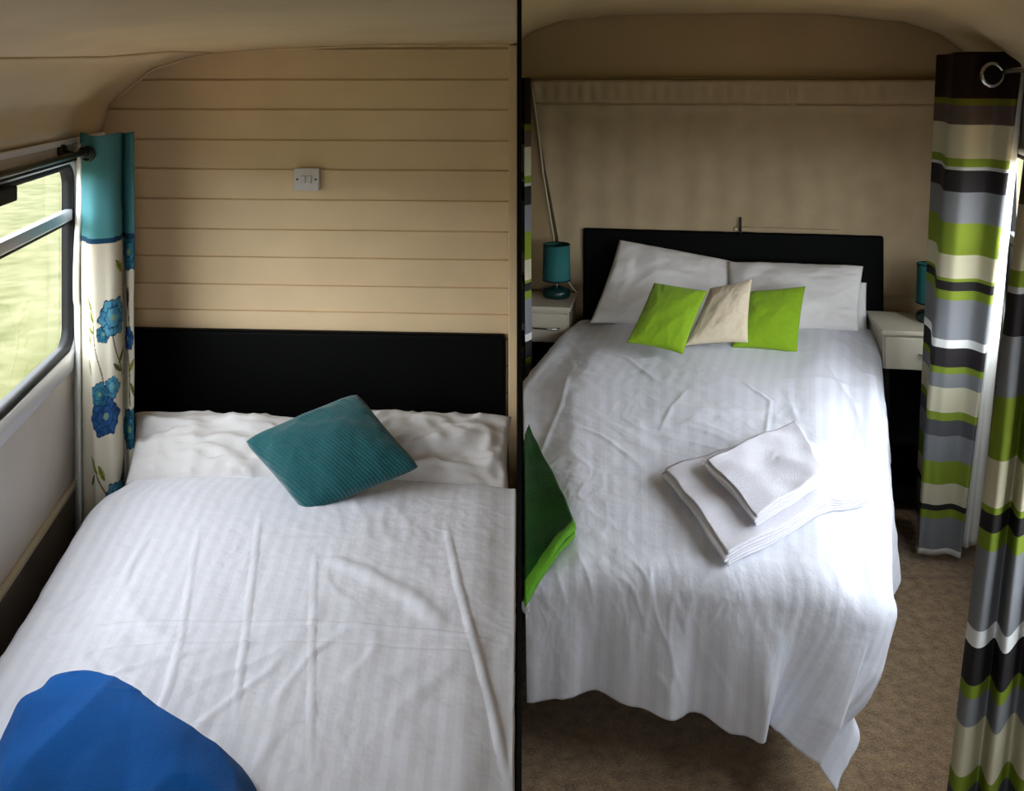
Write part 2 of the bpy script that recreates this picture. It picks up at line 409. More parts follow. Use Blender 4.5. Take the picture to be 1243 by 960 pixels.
# mouldings of the left wall
bm = bmesh.new(); fbox(bm, LF, 0, LA(-.9), 0, .012, .30, .474)
struct(mod_bevel(obj('baseboard_left', bm, M['trimwood'], smoothsh=False), .003), 'brown board along the foot of the window wall')
bm = bmesh.new(); fbox(bm, LF, 0, LA(-.9), 0, .018, .468, .486)
struct(mod_bevel(obj('trim_1', bm, M['cream'], smoothsh=False), .004))
bm = bmesh.new(); fbox(bm, LF, 0, LA(-.9), 0, .010, 1.598, 1.618)
struct(mod_bevel(obj('trim_2', bm, M['pvc'], smoothsh=False), .003))
# ceiling bead in the left room (runs obliquely down the cove)
bm = bmesh.new(); pts = []
for k in range(25):
    D = lerp(1.2, 3.3, k/24); off = interp([(1.2, .15), (1.9, .19), (2.5, .25), (3.2, .4), (3.3, .43)], D)
    X = lw_x(D)+off; pts.append(Vector((X, D, zl(X, D)-.001)))
tube(bm, pts, .005, 6); struct(obj('trim_3', bm, M['ceil']))
# cove bead along the back wall arch
bm = bmesh.new(); pts = []
for k in range(60):
    X = lerp(-1.47, XB-.01, k/59); D = lb_D(X)-.004; pts.append(Vector((X, D, zl(X, D)-.002)))
tube(bm, pts, .006, 6); struct(obj('trim_4', bm, M['boards']))
# transverse cover strip high on the ceiling at the right
bm = bmesh.new(); pts = [Vector((X, lb_D(X)-.30, 1.9385)) for X in (-.25, -.1, .0, .018)]
tube(bm, pts, .004, 6); struct(obj('trim_5', bm, M['boards']))
# upright post beside the headboard
bm = bmesh.new(); prism(bm, [(-.012, 3.29), (.018, 3.29), (.018, 3.345), (-.012, 3.345)], 0, 1.93)
struct(mod_bevel(obj('trim_6', bm, M['boards'], smoothsh=False), .003))

# ---- front wall with an added, unseen window to brighten bed foot and carpet
FF = (Vector((.8, -.9, 0)), Vector((-1, 0, 0)), Vector((0, 1, 0)), Vector((0, 0, 1)))
WF = (.45, 1.0, .5, 1.7)
wall_holed('wall_front', FF, 0, 2.0, 0, 2.2, rrect(*WF, .07), M['cream'], None)
window('added_fill_window', FF, WF, None, None)
# ---- right wall, its window
WR = (RA(3.66), RA(1.4), .84, 1.54)
wall_holed('wall_right', RF, -.05, RA(-.9), 0, 1.88, rrect(*WR, .07), M['grey_panel'], 'grey side wall beyond the striped curtains')
w2 = window('window_2', RF, WR, 1.2, 'window behind the striped curtains')
bm = bmesh.new(); fbox(bm, RF, 0, RA(-.9), 0, .014, 0, .07)
struct(mod_bevel(obj('baseboard_right', bm, M['cream'], smoothsh=False), .004))
# cornice over the net curtain and sill behind headboard
def backframe(X0): # along the end wall, b towards the viewer
    ax = Vector((1, -.176, 0)).normalized(); n = Vector((-.176, -1, 0)).normalized()
    return (Vector((X0, rb_D(X0), 0)), ax, n, Vector((0, 0, 1)))
BF = backframe(.05)
bm = bmesh.new(); fbox(bm, BF, .0, 2.06, 0, .022, 1.812, 1.824)
struct(mod_bevel(obj('trim_7', bm, M['wallr'], smoothsh=False), .003))
bm = bmesh.new(); fbox(bm, BF, 1.02, 1.5, .004, .05, 1.1, 1.118)
struct(mod_bevel(obj('trim_8', bm, M['net'], smoothsh=False), .003), 'pale sill showing above the black headboard')

# ------------------------------------------------------------------ outside
bm = bmesh.new()
def gfn(u, v):
    x = lerp(-60, 60, u); y = lerp(-60, 60, v)
    return Vector((x, y, -.55+.05*nz(x*.3, y*.3)+max(0, -x-14)*.16))
grid(bm, 120, 120, gfn)
struct(obj('ground', bm, M['grass']), 'sunlit meadow outside the windows')

# ------------------------------------------------------------------ beds
def bed(name, loc_, label, quad, ztop, hb):
    t = tag(empty(name, loc_), label, 'bed')
    bm = bmesh.new(); prism(bm, quad, .06, ztop-.26); mod_bevel(obj('divan_base', bm, M['divan'], t, False), .02)
    bm = bmesh.new(); prism(bm, quad, ztop-.258, ztop-.03); mod_bevel(obj('mattress', bm, M['mattress'], t, False), .04, 4)
    cx = sum(q[0] for q in quad)/4; cy = sum(q[1] for q in quad)/4
    for q in quad:
        x = lerp(q[0], cx, .12); y = lerp(q[1], cy, .12)
        bm = bmesh.new(); lathe(bm, Vector((x, y, 0)), [(.02, 0), (.025, .03), (.028, .0625)], 16, True); obj('leg', bm, M['black_lam'], t)
    (x0, d0), (x1, d1), zt, zb, th = hb
    bm = bmesh.new(); ax = Vector((x1-x0, d1-d0, 0)); L = ax.length; ax.normalize(); n = Vector((ax.y, -ax.x, 0))
    fbox(bm, (Vector((x0, d0, 0)), ax, n, Vector((0, 0, 1))), 0, L, -th, 0, zb, zt)
    bmesh.ops.recalc_face_normals(bm, faces=bm.faces)
    h = obj('headboard', bm, M['leather'], t, False); mod_bevel(h, .012, 3)
    return t
ZL, ZR = .515, .69
bedL = bed('double_bed', (-.6, 2.3, 0), 'double bed with wide black headboard against the cream boards', [(-1.25, 3.27), (-.02, 3.22), (-.03, 1.42), (-1.0, 1.42)], ZL,
           ((-1.46, 3.415), (-.024, 3.32), .897, .3, .04))
bedR = bed('double_bed.001', (.8, 3.4, 0), 'double bed with black headboard below the net curtain', [(.37, 4.42), (1.60, 4.2), (1.02, 2.80), (.05, 2.98)], .62,
           ((.3425, 4.50), (1.704, 4.262), 1.095, .3, .035))

# ------------------------------------------------------------------ duvets
def seg_d(p, a, b):
    ax, ay = a; bx, by = b; dx, dy = bx-ax, by-ay
    t = clamp(((p[0]-ax)*dx+(p[1]-ay)*dy)/(dx*dx+dy*dy))
    ex, ey = p[0]-ax-dx*t, p[1]-ay-dy*t
    return math.hypot(ex, ey), t, (dx*ey-dy*ex)
def creases_from(lines, z):
    out = []
    for pts, amp, w in lines:
        q = [onz(x, y, z) for x, y in pts]; q = [(v.x, v.y) for v in q]
        out.append((q, amp, w))
    return out
def crease_h(cr, x, y):
    h = 0
    for q, amp, w in cr:
        w = w*.55; amp = amp*.62
        best = (9, 0, 0); 
        for i in range(len(q)-1):
            d = seg_d((x, y), q[i], q[i+1])
            if d[0] < best[0]:
                best = d; ti = (i+d[1])/(len(q)-1)
        if best[0] < w*5:
            e = math.exp(-(best[0]/w)**2)
            fade = smooth(min(ti, 1-ti)*6+.15)
            h += amp*e*fade
    return h
CRL = creases_from([
    ([(540, 640), (556, 720), (575, 790), (595, 860), (617, 958)], .009, .011),
    ([(316, 628), (305, 720), (298, 780), (283, 895)], .007, .008),
    ([(243, 640), (228, 730), (222, 775), (205, 850), (190, 885)], .006, .009),
    ([(383, 680), (379, 770), (377, 960)], .006, .007),
    ([(8, 795), (60, 772), (150, 768), (380, 768), (500, 776), (628, 790)], .006, .009),
    ([(20, 812), (150, 792), (300, 790), (400, 790), (630, 806)], -.004, .009),
    ([(120, 895), (240, 893), (380, 893)], .005, .008),
    ([(395, 690), (440, 705), (500, 735), (540, 775)], .012, .04),
    ([(180, 660), (160, 690), (150, 720)], .007, .014),
    ([(60, 745), (100, 720), (150, 700)], .006, .02),
    ([(130, 830), (200, 812), (260, 800)], .007, .015),
], ZL+.01)
def wrinkle(x, y, s=1., seed=0.):
    wx = x+.06*nz(x*3, y*3, seed+5); wy = y+.06*nz(x*3, y*3, seed+9)
    a = .010*nz(wx*3.2, wy*2.1, seed)
    r = ridge(wx*7+2*nz(wx*2, wy*2, seed+2), wy*4, seed+1); r = max(0, r-.55)
    b = .009*r*smooth(.5+nz(wx*1.8, wy*1.8, seed+20)*2)
    r2 = max(0, ridge(wx*15+2*nz(wx*5, wy*5, seed+8), wy*11-wx*5, seed+6)-.6); b += .0035*r2*smooth(.4+nz(wx*3, wy*3, seed+30)*2.5)
    c = .0022*nz(wx*18, wy*14, seed+3)
    return s*(a+b+c)
def sheet(name, mat_, XL, XR, D0f, D1f, hangs, zf, nu, nv, fold, clampx, seed, tuck=.0, hemf=lambda u: 1.):
    """a quilt over a bed: u across, v from head to foot; hangs = (left, right, foot) lengths in metres"""
    hl, hr, hf = hangs
    Wd, Ln = 1.3, 1.9
    def sh(u, v):
        s = lerp(-hl, Wd+hr, u); t_ = lerp(0, Ln+hf, v)
        return s, t_
    def fn(u, v):
        s, t_ = sh(u, v)
        cs, ct = clamp(s, 0, Wd), clamp(t_, 0, Ln)
        os, ot = s-cs, (t_-ct)*hemf(cs/Wd)
        L = (abs(os)**2.6+abs(ot)**2.6)**(1/2.6); 
        uu, vv = cs/Wd, ct/Ln
        Xm = lerp(XL(2.5), XR(2.5), uu)
        d0, d1 = D0f(Xm), D1f(Xm)
        D = lerp(d0, d1, vv); X = lerp(XL(D), XR(D), uu)
        z = zf(X, D, uu, vv)
        if L > 1e-6:
            n = Vector((os, -ot, 0)); n.normalize()
            R = .085
            th = min(L/R, PI/2*.96)
            out = R*math.sin(th); drop = R*(1-math.cos(th)); rem = max(0, L-R*PI/2*.96)
            drop += rem; out += rem*.06
            per = (s if ot > 0 else 0)+(t_ if abs(os) > 0 else 0)
            k = smooth(rem/.25)
            out += fold(s, t_, os, ot, rem, k)
            X += n.x*out; D += n.y*out; z -= drop
            w = wrinkle(X*.7+s, D+z, .7, seed)*1.2
            X += n.x*w; D += n.y*w
        e = math.exp(-L/.05)
        z += e*0
        if tuck and ot > 0: D += lerp(.20, .04, uu)*clamp((L-.05)/.5)
        if tuck and L > .05: X -= tuck*smooth((vv-.72)/.28)*smooth((uu-.6)/.4)*clamp((L-.05)/.5)**1.6
        X, D, z = clampx(X, D, z)
        return Vector((X, D, max(z, .012)))
    bm = bmesh.new()
    grid(bm, nu, nv, fn, lambda u, v: sh(u, v))
    bmesh.ops.recalc_face_normals(bm, faces=bm.faces)
    o = obj(name, bm, mat_); 
    if o.data.polygons[len(o.data.polygons)//3].normal.z < 0: o.data.flip_normals()
    mod_solid(o, .010, -1); return o

# left quilt
def topL(X, D, uu, vv):
    h = ZL+.012+.012*math.sin(min(1, vv*14)*PI/2)+.03*smooth(uu*5)*smooth((1-uu)*9)*.6-.02
    h -= .035*smooth((.0-0+.035-vv)/.035)
    return h+wrinkle(X, D, .8, 3.)+crease_h(CRL, X, D)
def foldL(s, t_, os, ot, rem, k): return k*.03*math.sin(t_*11+1)+.012*k*math.sin(t_*23)
def clL(X, D, z): return min(X, part_x(D)-.005), D, z
def XLL(D): return -1.235+.165*(3.0-D)+.07*smooth((D-2.82)/.22)
dl = sheet('duvet', M['duvet_l'], XLL, lambda D: part_x(D)-.010, lambda X: 2.965-.075*X, lambda X: 1.46, (.34, .0, .25), topL, 250, 330, foldL, clL, 3.)
tag(dl, 'white satin striped duvet with pressed fold lines, under the blue throw', 'duvet')

# right quilt
CRR = creases_from([
    ([(900, 450), (935, 470), (930, 500), (925, 520)], .006, .012),
    ([(838, 455), (815, 475), (800, 500)], .004, .012),
    ([(700, 410), (760, 425), (800, 450)], .006, .02),
    ([(690, 440), (680, 470), (650, 520)], .005, .016),
    ([(960, 470), (975, 510), (1000, 560)], .006, .02),
    ([(1000, 430), (1040, 470), (1060, 520)], .006, .02),
], ZR+.03)
def topR(X, D, uu, vv):
    h = ZR-.11*clamp(vv*1.1)+.02+.035*smooth(uu*6)*smooth((1-uu)*6)-.015
    h -= .03*smooth((vv-.9)/.1)
    h += .02*smooth(1-abs(vv-.12)/.14)
    h -= .05*smooth((.02-vv)/.02)
    # puffed roll along the right edge
    h += .02*math.exp(-((uu-.9)/.08)**2)*(.5+.5*nz(D*3, 4))
    return h+wrinkle(X, D, .9, 11.)+crease_h(CRR, X, D)
def foldR(s, t_, os, ot, rem, k):
    f = 0
    if ot > 0:
        f += k*((.030+.03*smooth((s-.5)/.4))*math.sin(s*15+.5)+.014*math.sin(s*33+2)+.02*nz(s*6, 2.))*(.4+rem*1.6)
    if os > 0:
        f += k*(.012*math.sin(t_*10+.3)+.008*math.sin(t_*23))*(.4+rem)
    if ot > 0 and os > 0:
        a = math.atan2(os, ot)/(PI/2)
        f += k*.05*math.sin(a*PI*2-1.2)
    return f
def XLR(D): return max(part_x(D)+.02, .37-.36*(4.38-D))
def XRR(D): return .872+.372*(D-2.3)
def clR(X, D, z): return max(X, part_x(D)+.012+.01*(1-clamp(z/ZR))), D, z
dr = sheet('duvet.001', M['duvet_r'], XLR, XRR, lambda X: 4.32-.176*(X-.3), lambda X: 2.34-.11*(X-.88), (.08, .36, .56), topR, 260, 340, foldR, clR, 11., .25, lambda u: interp([(0, .79), (.45, .83), (.60, .88), (.72, .80), (.9, .80), (1, .74)], u))
tag(dr, 'white striped duvet hanging over the bed foot, under towels and green throw', 'duvet')

# ------------------------------------------------------------------ pillows and cushions
def pillow(name, c, m, T, pinch, seed, wr=.006, n=46, pw=.42, flat=.6, parent=None, rnd=.0):
    c00, c10, c11, c01 = c           # bottom-left, bottom-right, top-right, top-left
    nrm = (c10-c00).cross(c01-c00).normalized()
    if nrm.y > 0: nrm = -nrm
    bm = bmesh.new()
    def pos(u, v, side):
        up = u*(1-pinch*(1-v*v)-rnd*v**8); vp = v*(1-pinch*(1-u*u)-rnd*u**8)
        a = (up+1)/2; b = (vp+1)/2
        p = c00*(1-a)*(1-b)+c10*a*(1-b)+c11*a*b+c01*(1-a)*b
        q = max(0, (1-u*u)*(1-v*v))
        h = T*q**pw
        edge = min(1, q*8)
        w = wr*(nz(u*2.4+seed, v*2.4, seed)+.8*max(0, ridge(u*3+seed+.8*nz(u*2, v*2, seed), v*2, seed+7)-.5)-.2)*edge*1.6
        w += wr*.5*nz(u*7, v*7, seed+3)*edge
        if side > 0: return p+nrm*(h+w)
        return p-nrm*h*flat
    vt = {}
    for side in (1, -1):
        for j in range(n+1):
            for i in range(n+1):
                bd = i in (0, n) or j in (0, n)
                if bd and side < 0: vt[(side, i, j)] = vt[(1, i, j)]; continue
                u = math.sin((2*i/n-1)*PI/2)*.35+(2*i/n-1)*.65; v = math.sin((2*j/n-1)*PI/2)*.35+(2*j/n-1)*.65
                vt[(side, i, j)] = bm.verts.new(pos(u, v, side))
        for j in range(n):
            for i in range(n):
                q = [vt[(side, i, j)], vt[(side, i+1, j)], vt[(side, i+1, j+1)], vt[(side, i, j+1)]]
                bm.faces.new(q if side > 0 else q[::-1])
    bmesh.ops.recalc_face_normals(bm, faces=bm.faces)
    o = obj(name, bm, m, parent); return o

# left room: two white pillows
G1 = 'white pillows on the blue bed'
o = pillow('pillow', (P(152, 588, 2.98), P(392, 604, 2.95), P(415, 512, 3.22), P(163, 501, 3.24)), M['pillow'], .085, .04, 1., .018)
tag(o, 'white pillow nearest the window, left of the teal cushion', 'pillow', G1)
o = pillow('pillow.001', (P(392, 608, 2.955), P(619, 606, 2.92), P(621, 506, 3.17), P(418, 498, 3.22)), M['pillow'], .085, .04, 6., .020)
tag(o, 'creased white pillow right of the teal cushion, farthest from the window', 'pillow', G1)
o = pillow('scatter_cushion', (P(372, 626, 2.74), P(512, 568, 2.84), P(434, 476, 3.02), P(294, 535, 2.90)), M['teal'], .075, .03, 9., .006, pw=.42, rnd=.045)
tag(o, 'teal scatter cushion tipped on its corner against the white pillows', 'cushion')

# right room
G2 = 'white pillows against the black headboard'
o = pillow('pillow.002', (P(716, 392, 4.12), P(880, 400, 4.08), P(893, 318, 4.33), P(752, 291, 4.40)), M['pillow'], .07, .03, 12., .008)
tag(o, 'white pillow leaning on the headboard, behind the left lime cushion', 'pillow', G2)
o = pillow('pillow.003', (P(882, 400, 4.06), P(1042, 402, 3.99), P(1048, 323, 4.17), P(884, 318, 4.28)), M['pillow'], .07, .025, 17., .008)
tag(o, 'white pillow leaning on the headboard, behind the right lime cushion', 'pillow', G2)
o = pillow('pillow.004', (P(900, 408, 4.20), P(1054, 412, 4.14), P(1052, 343, 4.22), P(900, 335, 4.34)), M['pillow'], .03, .02, 21., .005)
tag(o, 'white pillow mostly hidden, edge showing behind the right pillow', 'pillow', G2)
o = pillow('scatter_cushion.001', (P(760, 416, 3.76), P(829, 430, 3.69), P(859, 353, 3.88), P(794, 343, 3.95)), M['lime'], .045, .05, 31., .003, pw=.4)
tag(o, 'lime green cushion left of the beige one', 'cushion', 'lime cushions')
o = pillow('scatter_cushion.002', (P(888, 422, 3.84), P(968, 429, 3.79), P(978, 347, 3.96), P(905, 354, 4.0)), M['lime'], .045, .05, 36., .003, pw=.4)
tag(o, 'lime green cushion right of the beige one', 'cushion', 'lime cushions')
o = pillow('scatter_cushion.003', (P(831, 420, 3.80), P(908, 416, 3.76), P(913, 338, 3.90), P(862, 350, 3.96)), M['beige'], .045, .06, 41., .003, pw=.4)
tag(o, 'beige cushion between the two lime green ones', 'cushion')

# ------------------------------------------------------------------ folded cloths
def bedz_R(X, D):
    uu = clamp((X-XLR(D))/(XRR(D)-XLR(D))); d0 = 4.32-.176*(X-.3); d1 = 2.34-.11*(X-.88)
    vv = (d0-D)/(d0-d1)
    z = topR(X, D, uu, clamp(vv, .1, 1))+.004
    over = max(0, d1-D)
    return z-over*over*3
def folded(name, a, b, c, d, layers, t, m, bedz, seed, edge_uv=0., nedge=40, lip=.0):
    """a-b: edge showing the folds; d-c: far edge. serpentine of `layers` cloth layers"""
    path = []      # (w along fold->far 0..1, height)
    N = 14
    gap = t*1.45
    for k in range(layers):
        h = t*.5+k*gap; inset = .012*math.sin(seed+k*1.7)
        ws = [0, .008, .02, .045]+[lerp(.09, .96, i/N) for i in range(N+1)]+[.985, 1]
        if k % 2 == 0: ws = ws[::-1]
        for w in ws: path.append((w*(1-.012)+.006+(inset if w < .1 else 0), h, 1 if w < .01 else 0))
        if k < layers-1:
            w_end = path[-1][0]
            sgn = -1 if k % 2 == 0 else 1
            for q in (.25, .5, .75):
                an = -PI/2+PI*q
                path.append((w_end+sgn*math.cos(an)*.5*gap/.35, h+gap/2+math.sin(an)*gap/2, 1 if sgn < 0 else 0))
    bm = bmesh.new(); uvl = bm.loops.layers.uv.new('UVMap')
    def at(w, e, h):
        p = lerp(lerp(a, b, e), lerp(d, c, e), w)
        x, y = p.x, p.y
        x += .004*nz(e*5, seed+h*80); y += .004*nz(e*5, seed+5+h*80)
        wob = .002*nz(x*9, y*9, seed)*(h/t)
        bend = -lip*(1-w)**3
        return Vector((x, y, bedz(x, y)+.004+h+wob+bend))
    cen = []
    n = len(path)
    # thickness offset: normals in (w,h) section
    secs = []
    scale = ((a-d).length+(b-c).length)/2
    for i, (w, h, fl) in enumerate(path):
        w0, h0, _ = path[max(i-1, 0)]; w1, h1, _ = path[min(i+1, n-1)]
        tx, th = (w1-w0)*scale, h1-h0; L = math.hypot(tx, th) or 1
        secs.append((w, h, -th/L/scale, tx/L, fl))
    top = []; bot = []
    for e_ in range(nedge+1):
        e = e_/nedge
        top.append([bm.verts.new(at(w+nw*t*.46, e, h+nh*t*.46)) for w, h, nw, nh, fl in secs])
        bot.append([bm.verts.new(at(w-nw*t*.46, e, h-nh*t*.46)) for w, h, nw, nh, fl in secs])
    def face(vs, fl):
        f = bm.faces.new(vs)
        for l in f.loops: l[uvl].uv = (fl, 0)
    for e_ in range(nedge):
        for i in range(n-1):
            fl = 1. if (secs[i][4] and secs[i+1][4]) else 0.
            face((top[e_][i], top[e_][i+1], top[e_+1][i+1], top[e_+1][i]), fl)
            face((bot[e_][i], bot[e_+1][i], bot[e_+1][i+1], bot[e_][i+1]), fl)
        for i in (0, n-1): face((top[e_][i], top[e_+1][i], bot[e_+1][i], bot[e_][i]), 1.)
    for e_ in (0, nedge):
        for i in range(n-1): face((top[e_][i], bot[e_][i], bot[e_][i+1], top[e_][i+1]), 0.)
    bmesh.ops.recalc_face_normals(bm, faces=bm.faces)
    return obj(name, bm, m)
zt = ZR-.07
tw = folded('bath_towel', onz(806, 588, zt), onz(882, 684, zt-.02), onz(1056, 606, zt), onz(958, 552, zt), 5, .0048, M['towel'], bedz_R, 2.)
tag(tw, 'large folded white bath towel lying on the foot of the striped duvet', 'towel')
base_h = 5*.0048*1.45+.002
tw2 = folded('hand_towel', onz(857, 577, zt+.045), onz(918, 633, zt+.04), onz(1002, 598, zt+.04), onz(965, 534, zt+.045), 5, .0045, M['towel'],
             lambda x, y: bedz_R(x, y)+base_h+.006, 7.)
tag(tw2, 'smaller folded white hand towel on top of the bath towel', 'towel')
th = folded('throw_blanket', onz(637, 682, ZR-.07), onz(698, 644, ZR-.07), onz(642, 514, ZR-.02), onz(637, 524, ZR-.02), 4, .0085, M['throw'],
            lambda x, y: bedz_R(max(x, .03), y), 15., nedge=30)
tag(th, 'folded dark green throw with lime edges, on the bed beside the divider', 'blanket')

# blue throw on the left bed
def lump(name, outline, m, zb, H, seed, zbed):
    pts = [onz(x, y, zb) for x, y in outline]
    # resample
    n = 160; seg = [(pts[i], pts[(i+1) % len(pts)]) for i in range(len(pts))]
    Ls = [(b-a).length for a, b in seg]; T = sum(Ls); out = []
    for k in range(n):
        s = T*k/n
        for (a, b), l in zip(seg, Ls):
            if s <= l: out.append(a.lerp(b, s/l)); break
            s -= l
    for _ in range(3): out = [(out[i-1]+out[i]*2+out[(i+1) % n])/4 for i in range(n)]
    c = sum(out, Vector())/n; c.y += .0
    bm = bmesh.new(); rings = []; R = 60
    for j in range(R+1):
        r = j/R; rr = 1-(1-r)**1.6
        ring = []
        for p in out:
            q = c.lerp(p, rr); z0 = zbed(q.x, q.y)
            h = H*(1-rr**7)**.5
            w = .04*nz(q.x*3.2, q.y*2.6, seed)+.035*max(0, ridge(q.x*3.5+q.y*2, q.y*2.2-q.x, seed+3)-.5)
            ring.append(bm.verts.new((q.x, q.y, z0+.004+h+max(0, w+.012)*min(1, (1-rr)*6))))
            if j == 0: break
        rings.append(ring)
    for k in range(n): bm.faces.new((rings[0][0], rings[1][k], rings[1][(k+1) % n]))
    for a, b in zip(rings[1:], rings[2:]):
        for k in range(n): bm.faces.new((a[k], b[k], b[(k+1) % n], a[(k+1) % n]))
    bm.faces.new(rings[-1][::-1])
    bmesh.ops.recalc_face_normals(bm, faces=bm.faces)
    return obj(name, bm, m)
def bedz_L(X, D):
    uu = clamp((X-XLL(D))/(part_x(D)-.03-XLL(D))); Xm = X
    z = topL(X, D, uu, clamp((3.-D)/1.5, .1, 1))
    if X < XLL(D): z -= (XLL(D)-X)**2*4
    return z+.004
bl = lump('throw_blanket.001', [(-8, 905), (12, 862), (22, 840), (50, 832), (58, 816), (80, 812), (118, 822), (165, 852), (215, 892), (262, 915), (296, 932), (316, 962), (330, 1040), (300, 1130), (120, 1150), (-20, 1120), (-30, 1000)],
          M['blue'], ZL+.04, .035, 4., bedz_L)
tag(bl, 'blue fleece throw heaped on the near corner of the left bed', 'blanket')

# ------------------------------------------------------------------ floral curtain
rx = lambda D: lw_x(D)+.07
def catmull(pts, t):
    n = len(pts)-1; f = t*n; i = min(int(f), n-1); f -= i
    p0, p1, p2, p3 = pts[max(i-1, 0)], pts[i], pts[i+1], pts[min(i+2, n)]
    return tuple(.5*((2*b)+(c-a)*f+(2*a-5*b+4*c-d)*f*f+(3*b-a-3*c+d)*f**3) for a, b, c, d in zip(p0, p1, p2, p3))
def pl(px, D): return ((px-CX)/F*D, D)
topp = [pl(97, 3.10), pl(101, 3.03), pl(110, 2.985), pl(125, 2.99), pl(143, 3.03), pl(149, 3.12), pl(152, 3.10), pl(162, 3.09), pl(160, 3.12), pl(148, 3.13)]
botp = [pl(100, 3.08), pl(104, 3.02), pl(114, 2.985), pl(130, 2.99), pl(146, 3.02), pl(150, 3.10), pl(153, 3.09), pl(161, 3.08), pl(159, 3.11), pl(148, 3.12)]
ZC0, ZC1 = .30, 1.632
def fpath(u, v):
    a = catmull(topp, u); b = catmull(botp, u); return lerp(b[0], a[0], v), lerp(b[1], a[1], v)
def scr(u, v):
    x, D = fpath(u, v); z = lerp(ZC0, ZC1, v); return CX+F*x/D, HY+(CZ-z)*F/D
def flower(x, y, cx, cy, R, k, ph):
    dx, dy = x-cx, (y-cy)
    r = math.hypot(dx, dy); a = math.atan2(dy, dx)
    e = R*(1+.07*math.cos(k*a+ph)+.05*math.cos(2*k*a+1)+.06*noise.noise(Vector((x*.05, y*.05, cx))))
    if r > e: return None
    q = r/e
    if q > .93 or (abs(math.cos((k*a+ph)/2)) < .1 and q > .5): return (16, 40, 70)
    if abs(q-.55) < .035: return (20, 60, 95)
    return q
def leaf(x, y, cx, cy, L, W, ang):
    dx, dy = x-cx, y-cy; c, s = math.cos(ang), math.sin(ang)
    a = (dx*c+dy*s)/L; b = (-dx*s+dy*c)/W
    return abs(a) < 1 and abs(b) < (1-a*a)
# pattern laid out on the flat cloth: x = distance across (mm), y = distance below the hem of the header (mm)
CW = 560.
def fcolor(u, v):
    x = u*CW; y = (1-v)*(ZC1-ZC0)*1000
    wav = 3*nz(x*.02, 1.3)
    if y < 332+wav: return lin((78, 136, 142))
    if y < 350+wav*2: return lin((24, 60, 88))
    base = lin((206, 198, 178))
    P1, P2 = (58, 150, 190), (24, 84, 140)
    for cx, cy, R, k, ph, cols in FL:
        f = flower(x, y, cx, cy, R, k, ph)
        if f is None: continue
        if isinstance(f, tuple): return lin(f)
        A, B = cols
        if f < .18: return lin((120, 150, 120))
        m = clamp(.5+.9*nz(x*.05, y*.05, cx)); return tuple(lerp(p, q, m) for p, q in zip(lin(A), lin(B)))
    for cx, cy, L, W, an, col in LV:
        if leaf(x, y, cx, cy, L, W, an):
            dx, dy = x-cx, y-cy
            if abs(-dx*math.sin(an)+dy*math.cos(an)) < 1.6: return lin((60, 60, 30))
            return lin(col)
    for (x0, y0, x1, y1, w) in ST:
        d, t, s = seg_d((x+4*math.sin(y*.03), y), (x0, y0), (x1, y1))
        if d < w: return lin((96, 74, 52))
    return base
TL, BLU = ((92, 152, 170), (48, 104, 138)), ((48, 90, 138), (24, 54, 98))
TG = ((60, 128, 144), (26, 72, 100))
OLV, GRN = (138, 140, 52), (96, 104, 48)
# u of the front fold is about .12 .. .45, second fold about .6 .. .8
FL = [(222, 590, 62, 6, .3, TL), (180, 640, 30, 5, .3, TG), (160, 832, 38, 5, 1., TG), (215, 815, 36, 5, 0, TL), (185, 905, 64, 6, .8, BLU),
      (400, 395, 62, 6, 1., TG), (410, 980, 70, 6, .4, TG), (230, 1180, 60, 6, .4, TL), (395, 680, 40, 6, .4, BLU), (300, 1110, 42, 6, 1., TG), (520, 560, 60, 6, 0, TL), (520, 860, 60, 6, 0, BLU)]
LV = [(110, 545, 24, 9, 1.0, OLV), (125, 585, 24, 9, .9, OLV), (118, 630, 24, 8, .3, OLV), (105, 660, 18, 8, 1.3, OLV), (250, 430, 30, 12, .9, OLV), (262, 720, 30, 9, 2.2, GRN), (240, 755, 26, 8, .8, GRN),
      (105, 750, 26, 9, 1.2, (170, 168, 140)), (130, 1060, 36, 9, .9, OLV), (165, 1085, 30, 9, 1.2, OLV), (120, 1110, 26, 9, 2.2, GRN), (330, 780, 30, 9, 1.2, GRN), (420, 770, 30, 10, 2.2, OLV),
      (400, 545, 40, 9, 1.6, (70, 40, 36)), (430, 850, 30, 9, 1., GRN), (360, 480, 34, 9, 1., OLV)]
ST = [(120, 540, 150, 700, 2.2), (150, 700, 185, 860, 2.2), (222, 640, 262, 790, 2.5), (130, 1040, 190, 1180, 2.5), (262, 420, 300, 560, 2.2), (380, 460, 410, 640, 3), (395, 720, 420, 900, 3)]
cur = tag(empty('floral_curtain', (-1.42, 3.08, .0)), 'teal topped floral curtain hanging at the window beside the left bed', 'curtain')
bm = bmesh.new()
def cfn(u, v):
    x, D = fpath(u, v); z = lerp(ZC0, ZC1, v)
    k = .006*math.sin(u*40+v*2)*(1-v)+.005*nz(u*6, v*5, 2)
    if v > .86: k *= (1-v)/.14
    return Vector((x+k*.4, D+k, z+.004*math.sin(u*17)*smooth((v-.8)*5)))
grid(bm, 220, 470, cfn, None, fcolor)
o = obj('printed_cloth', bm, M['floral'], cur); mod_solid(o, .002, 0)
bm = bmesh.new()
lt = [pl(88, 3.08), pl(92, 3.045), pl(96, 3.05), pl(98, 3.09)]
def lfn(u, v):
    z = lerp(ZC0, 1.60, v); a = catmull(lt, u)
    sh = .012*math.sin(v*9)*smooth((v-.55)*3)+(.010 if v < .6 else 0)*(1-v)
    return Vector((a[0]+sh, a[1], z))
grid(bm, 12, 90, lfn); o = obj('lining', bm, M['lining'], cur); mod_solid(o, .002, 0)
